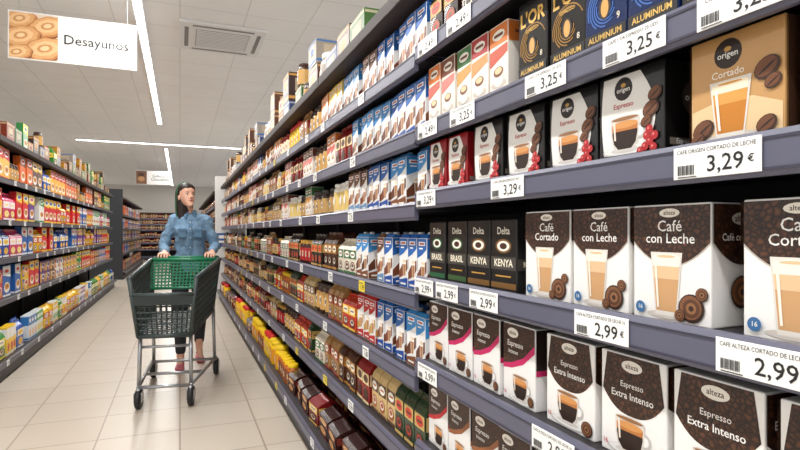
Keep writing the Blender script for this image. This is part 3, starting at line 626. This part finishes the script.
wh.rod((-.016,.02,.0695),(.016,.02,.0695),.032,M((120,120,122),.4),16)
whe=wh.mesh('wheel')
for x,y in ((-.17,-.42),(.17,-.42),(-.25,.42),(.25,.42)):
    c=obj('caster',cme,(x,y,0),0,parent=cartE); obj('wheel',whe,parent=c)
# ---------------------------------------------------------------- person
bs=bmesh.new(); bmesh.ops.create_icosphere(bs,subdivisions=3,radius=1); US=[v.co.copy() for v in bs.verts]; bs.free()
WR=bpy.data.textures.new('cloth_folds','CLOUDS'); WR.noise_scale=.06; WR.noise_depth=1
def rings(secs,T,n=40,p=2.2,strand=0):
    vs=[];fs=[]
    for z,w,f,b in secs:
        cy=(f+b)/2; ry=(b-f)/2
        for k in range(n):
            a=2*math.pi*k/n; c,s_=math.cos(a),math.sin(a)
            x=w*math.copysign(abs(c)**(2/p),c); y=cy+ry*math.copysign(abs(s_)**(2/p),s_)
            m=1+strand*math.sin(10*a+z*14)+strand*.6*math.sin(23*a-z*9)
            vs.append((T@Vector((x*m,cy+(y-cy)*m,z)))[:])
    for i in range(len(secs)-1):
        for k in range(n): fs.append((i*n+k,i*n+(k+1)%n,(i+1)*n+(k+1)%n,(i+1)*n+k))
    fs+=[tuple(range(n))[::-1],tuple(range((len(secs)-1)*n,len(secs)*n))]
    return vs,fs
class Blob:
    def __init__(s): s.v=[];s.f=[]
    def raw(s,vf):
        o=len(s.v); s.v+=vf[0]; s.f+=[tuple(o+i for i in f) for f in vf[1]]
    def cap(s,p0,r0,p1=None,r1=None,T=None):
        R=lambda r: Vector((r,r,r)) if not isinstance(r,(tuple,list)) else Vector(r)
        bm=bmesh.new(); pts=[]
        for p,r in ((p0,r0),(p1,r1)) if p1 is not None else ((p0,r0),):
            p=Vector(p); r=R(r)
            for u in US:
                c=p+Vector((u.x*r.x,u.y*r.y,u.z*r.z)); pts.append(T@c if T else c)
        for c in pts: bm.verts.new(c)
        res=bmesh.ops.convex_hull(bm,input=bm.verts[:])
        loose=[v for v in bm.verts if not v.link_faces]; bmesh.ops.delete(bm,geom=loose,context='VERTS')
        bmesh.ops.recalc_face_normals(bm,faces=bm.faces[:]); bm.verts.index_update()
        o=len(s.v); s.v+=[v.co[:] for v in bm.verts]; s.f+=[tuple(o+v.index for v in f.verts) for f in bm.faces]; bm.free()
    def chain(s,pts,T=None):
        for (p0,r0),(p1,r1) in zip(pts,pts[1:]): s.cap(p0,r0,p1,r1,T)
    def build(s,name,mat,vox,sm=4,fold=0):
        me=bpy.data.meshes.new(name); me.from_pydata(s.v,[],s.f); o=bpy.data.objects.new('tmp',me); COL.objects.link(o)
        m=o.modifiers.new('r','REMESH'); m.mode='VOXEL'; m.voxel_size=vox
        k=o.modifiers.new('s','SMOOTH'); k.factor=.5; k.iterations=sm
        if fold:
            d=o.modifiers.new('d','DISPLACE'); d.texture=WR; d.strength=fold; d.mid_level=.5; d.texture_coords='LOCAL'
        bpy.context.view_layer.update(); dg=bpy.context.evaluated_depsgraph_get()
        out=bpy.data.meshes.new_from_object(o.evaluated_get(dg)); bpy.data.objects.remove(o)
        out.materials.clear(); out.materials.append(mat)
        out.polygons.foreach_set('use_smooth',[True]*len(out.polygons)); out.name=name; return out
PO=Vector((.085,5.33,0)); INV=Matrix.Translation(-PO)
def c2p(p): return INV@(RM@Vector(p))
SKIN=M((224,174,150),.5,noise=.03); DENIM=M((112,144,172),.8,noise=.14); TROU=M((36,38,46),.8,noise=.08); HAIR=M((38,26,21),.5,noise=.25)
HC=Vector((-.03,-.045,1.545)); HT=Matrix.Translation(HC)@Matrix.Rotation(math.radians(26),4,'Z')@Matrix.Rotation(math.radians(-9),4,'X')
B=Blob()
legs=[(-1,[(-.08,0,.90),(-.085,-.12,.50),(-.08,-.10,.09)],-.10),(1,[(.08,0,.90),(.09,.02,.49),(.085,.17,.12)],.17)]
for s,(hp,kn,an),fy in legs:
    B.chain([(hp,(.08,.085,.09)),(kn,.052),((an[0],(kn[1]+an[1])/2+.01,(kn[2]+an[2])/2+.06),.047),(an,.031)])
    tip=(an[0]+s*.01,an[1]-.12,.027); heel=(an[0],an[1]+.03,an[2]-.05)
    B.chain([(an,.030),(heel,.024)]); B.cap(heel,.022,tip,(.028,.024,.014)); B.cap(an,.028,tip,(.022,.024,.012))
B.chain([((0,0,.90),(.135,.095,.09)),((0,-.005,1.05),(.105,.08,.06)),((0,-.015,1.26),(.120,.085,.09)),((0,-.005,1.36),(.085,.05,.03))])
B.chain([((0,.0,1.35),.045),((-.01,-.010,1.42),.040),(HC+Vector((0,.018,-.06)),.042)])
hands={}
for s in (-1,1):
    sh=Vector((s*.138,-.005,1.33)); el=Vector((s*.222,-.01,1.09)); wr=c2p((s*.195,.60,1.04))
    hands[s]=(sh,el,wr)
    B.chain([(sh,.040),(el,.034),(wr,.023)])
    Tc=INV@RM
    B.cap((s*.19-.025,.555,1.035),(.02,.028,.012),(s*.19+.022,.555,1.035),(.02,.03,.012),Tc); B.cap((s*.195,.60,1.04),.022,(s*.19,.56,1.035),(.034,.02,.013),Tc)
    for i,(dx,l) in enumerate(((-.036,.92),(-.012,1.06),(.012,1.0),(.035,.82))):
        x=s*.19+dx
        B.chain([((x,.545,1.034),.0092),((x,.512,1.032),.0085),((x,.490,1.010+.0),.008),((x,.494,1.010-.026*l),.0075)],Tc)
    xi=s*.19-s*.045
    B.chain([((s*.19-s*.025,.565,1.03),.013),((xi,.545,1.015),.0105),((xi-s*.004,.530,.992),.0095),((xi,.512,.978),.008)],Tc)
B.raw(rings([(-.106,.016,-.072,-.040),(-.098,.025,-.077,-.02),(-.083,.035,-.079,.01),(-.065,.044,-.079,.035),(-.04,.055,-.080,.06),(-.01,.064,-.078,.078),(.01,.0665,-.076,.083),(.035,.069,-.081,.088),(.06,.068,-.077,.088),(.085,.059,-.063,.074),(.103,.042,-.040,.052),(.113,.018,-.012,.02)],HT))
B.chain([((0,-.080,.014),.0055),((0,-.092,-.016),.007),((0,-.096,-.024),.0078)],HT)
B.cap((-.008,-.0755,-.053),(.010,.007,.009),(.008,-.0755,-.053),(.010,.007,.009),HT); B.cap((0,-.073,-.092),(.014,.010,.010),T=HT)
for s in (-1,1):
    B.cap((s*.008,-.085,-.027),.0058,T=HT); B.cap((s*.067,.012,-.012),(.008,.016,.026),T=HT)
body=obj('person',B.build('person',SKIN,.0038,2),PO,0,label="woman in denim shirt and dark trousers pushing a cart, looking upward",cat="person")
def child(name,me,label=None): return obj(name,me,parent=body,label=label)
B=Blob()
B.chain([((0,.0,.87),(.150,.112,.03)),((0,-.0,.94),(.145,.108,.04)),((0,-.005,1.06),(.120,.096,.05)),((0,-.02,1.24),(.138,.110,.07)),((0,-.005,1.345),(.115,.075,.03)),((0,.0,1.385),(.052,.050,.015))])
for s in (-1,1):
    sh,el,wr=hands[s]; fw=wr+(el-wr)*.16
    B.chain([((s*.05,0,1.375),(.04,.045,.02)),(sh+Vector((-s*.004,0,-.002)),(.050,.054,.050)),(sh+(el-sh)*.5,.049),(el,.044),(el+(wr-el)*.5,.040),(fw,.031)])
    B.cap(Vector((s*.062,-.092,1.225)),(.050,.033,.052)); B.cap(fw,.034,fw+(el-wr).normalized()*.03,.036)
shirt=child('shirt',B.build('shirt',DENIM,.0065,4,fold=.034),"light blue long-sleeved denim shirt")
D2=M((88,122,150),.8,noise=.1); Bc=Blob(); P=[]
for k in range(13):
    a=math.radians(-62+k*(304/12)); P.append(((-.004+.056*math.cos(a),-.004+.052*math.sin(a),1.402+.010*math.sin(a)),(.008,.008,.018)))
Bc.chain(P)
for s in (-1,1):
    Bc.cap((s*.022,-.052,1.390),(.012,.008,.012),(s*.040,-.088,1.345),(.006,.006,.006)); Bc.cap((s*.050,-.030,1.398),(.010,.010,.014),(s*.040,-.088,1.345),(.006,.006,.006)); Bc.cap((s*.022,-.052,1.390),(.012,.008,.012),(s*.05,-.03,1.398),(.010,.010,.014))
obj('collar',Bc.build('collar',D2,.004,2),parent=shirt)
c=MB()
for s in (-1,1):
    c.rbox(s*.066-.032,s*.066+.032,-.142,-.122,1.17,1.235,D2,.003); c.rbox(s*.066-.034,s*.066+.034,-.146,-.124,1.228,1.252,D2,.003)
PLK=[(1.335,-.100),(1.28,-.132),(1.22,-.146),(1.12,-.130),(1.04,-.118),(.96,-.124),(.88,-.126)]
for (z0,y0),(z1,y1) in zip(PLK,PLK[1:]):
    c.add([(-.012,y0,z0),(.012,y0,z0),(.012,y1,z1),(-.012,y1,z1),(-.012,y0+.02,z0),(.012,y0+.02,z0),(.012,y1+.02,z1),(-.012,y1+.02,z1)],[(0,1,2,3),(1,5,6,2),(4,0,3,7),(0,4,5,1),(3,2,6,7)],D2)
    c.rod((0,(y0+y1)/2-.003,(z0+z1)/2),(0,(y0+y1)/2+.004,(z0+z1)/2),.0045,M((230,225,210)),8)
obj('placket',c.mesh('placket'),parent=shirt,label="denim button placket and chest pockets")
B=Blob(); B.cap((-.03,0,.92),(.108,.10,.06),(.03,0,.92),(.108,.10,.06))
for s,(hp,kn,an),fy in legs:
    hem=Vector(an)+Vector((0,(-.0),.07))
    B.chain([(hp,(.085,.094,.09)),(kn,.062),(hem,.045)])
child('trousers',B.build('trousers',TROU,.008,3),"dark slim trousers")
SHOE=M((206,110,122),.45)
for s,(hp,kn,an),fy in legs:
    B=Blob()
    B.cap((an[0],an[1]+.035,.030),(.034,.032,.028),(an[0]+s*.01,an[1]-.13,.026),(.040,.042,.024)); B.cap((an[0],an[1]+.045,.06),(.030,.02,.018)); B.cap((an[0]+s*.005,an[1]-.09,.035),(.038,.04,.024))
    child('shoe',B.build('shoe',SHOE,.005,2),"pink flat shoe")
v,f=rings([(-.33,.020,.075,.100),(-.31,.036,.060,.108),(-.26,.050,.045,.110),(-.20,.062,.026,.106),(-.14,.070,.010,.104),(-.09,.076,.000,.106),(-.05,.079,-.010,.108),(-.01,.080,-.022,.108),(.02,.080,-.036,.108),(.040,.080,-.054,.106),(.054,.079,-.073,.104),(.072,.076,-.078,.098),(.095,.064,-.066,.084),(.114,.046,-.042,.060),(.126,.016,-.010,.02)],HT,n=72,p=2.15,strand=.02)
hm=MB(); hm.add(v,f,HAIR,True); hair=child('hair',hm.mesh('hair'),"long dark brown hair held back")
B=Blob(); pts=[]
for k in range(15):
    a=math.radians(-5+13.6*k); pts.append(((.083*math.cos(a),.012,.034+.097*math.sin(a)),(.0055,.013,.0055)))
B.chain(pts,HT); B.chain([((-.082,.03,.01),(.005,.010,.02)),((-.082,.05,-.07),(.006,.010,.02)),((-.077,.062,-.13),(.007,.010,.02)),((-.070,.07,-.18),(.006,.009,.015))],HT)
child('headband',B.build('headband',M((48,96,66),.7),.0035,2),"green cloth headband with a hanging tail")
def small(name,specs,mat,chain=False):
    mb=MB(); b=Blob()
    if chain: b.chain(specs,HT)
    else:
        for p,r in specs: b.cap(p,r,T=HT)
    mb.add(b.v,b.f,mat,True); child(name,mb.mesh(name))
for s in (-1,1):
    small('eye',[((s*.0285,-.0615,.002),(.0135,.0125,.0068))],M((236,232,228),.2))
    small('iris',[((s*.0285+.002,-.0722,.0024),(.0054,.0030,.0056))],M((50,32,22),.2))
    small('eyelid',[((s*.016,-.0735,.0045),.0016),((s*.0285,-.0735,.0094),.0022),((s*.041,-.0665,.0045),.0018)],M((70,46,38),.5),True)
    small('eyebrow',[((s*.014,-.0800,.0205),.0020),((s*.028,-.0785,.0240),.0022),((s*.042,-.0700,.0215),.0013)],M((56,38,30),.7),True)
small('mouth',[((-.019,-.0765,-.0520),(.002,.0025,.0014)),((-.006,-.0835,-.0490),(.003,.003,.0028)),((.006,-.0835,-.0490),(.003,.003,.0028)),((.019,-.0765,-.0520),(.002,.0025,.0014)),((0,-.0825,-.0570),(.005,.0035,.0032)),((-.019,-.0765,-.0520),(.002,.0025,.0014))],M((190,92,88),.4),True)
# ---------------------------------------------------------------- camera
cam=bpy.data.cameras.new('camera'); co=bpy.data.objects.new('camera',cam); COL.objects.link(co)
cam.lens=24.3; cam.sensor_width=36; cam.shift_y=.00875; cam.clip_start=.02
co.location=(0,0,1.22); co.rotation_euler=(math.pi/2,0,-math.atan(220/540))
S.camera=co
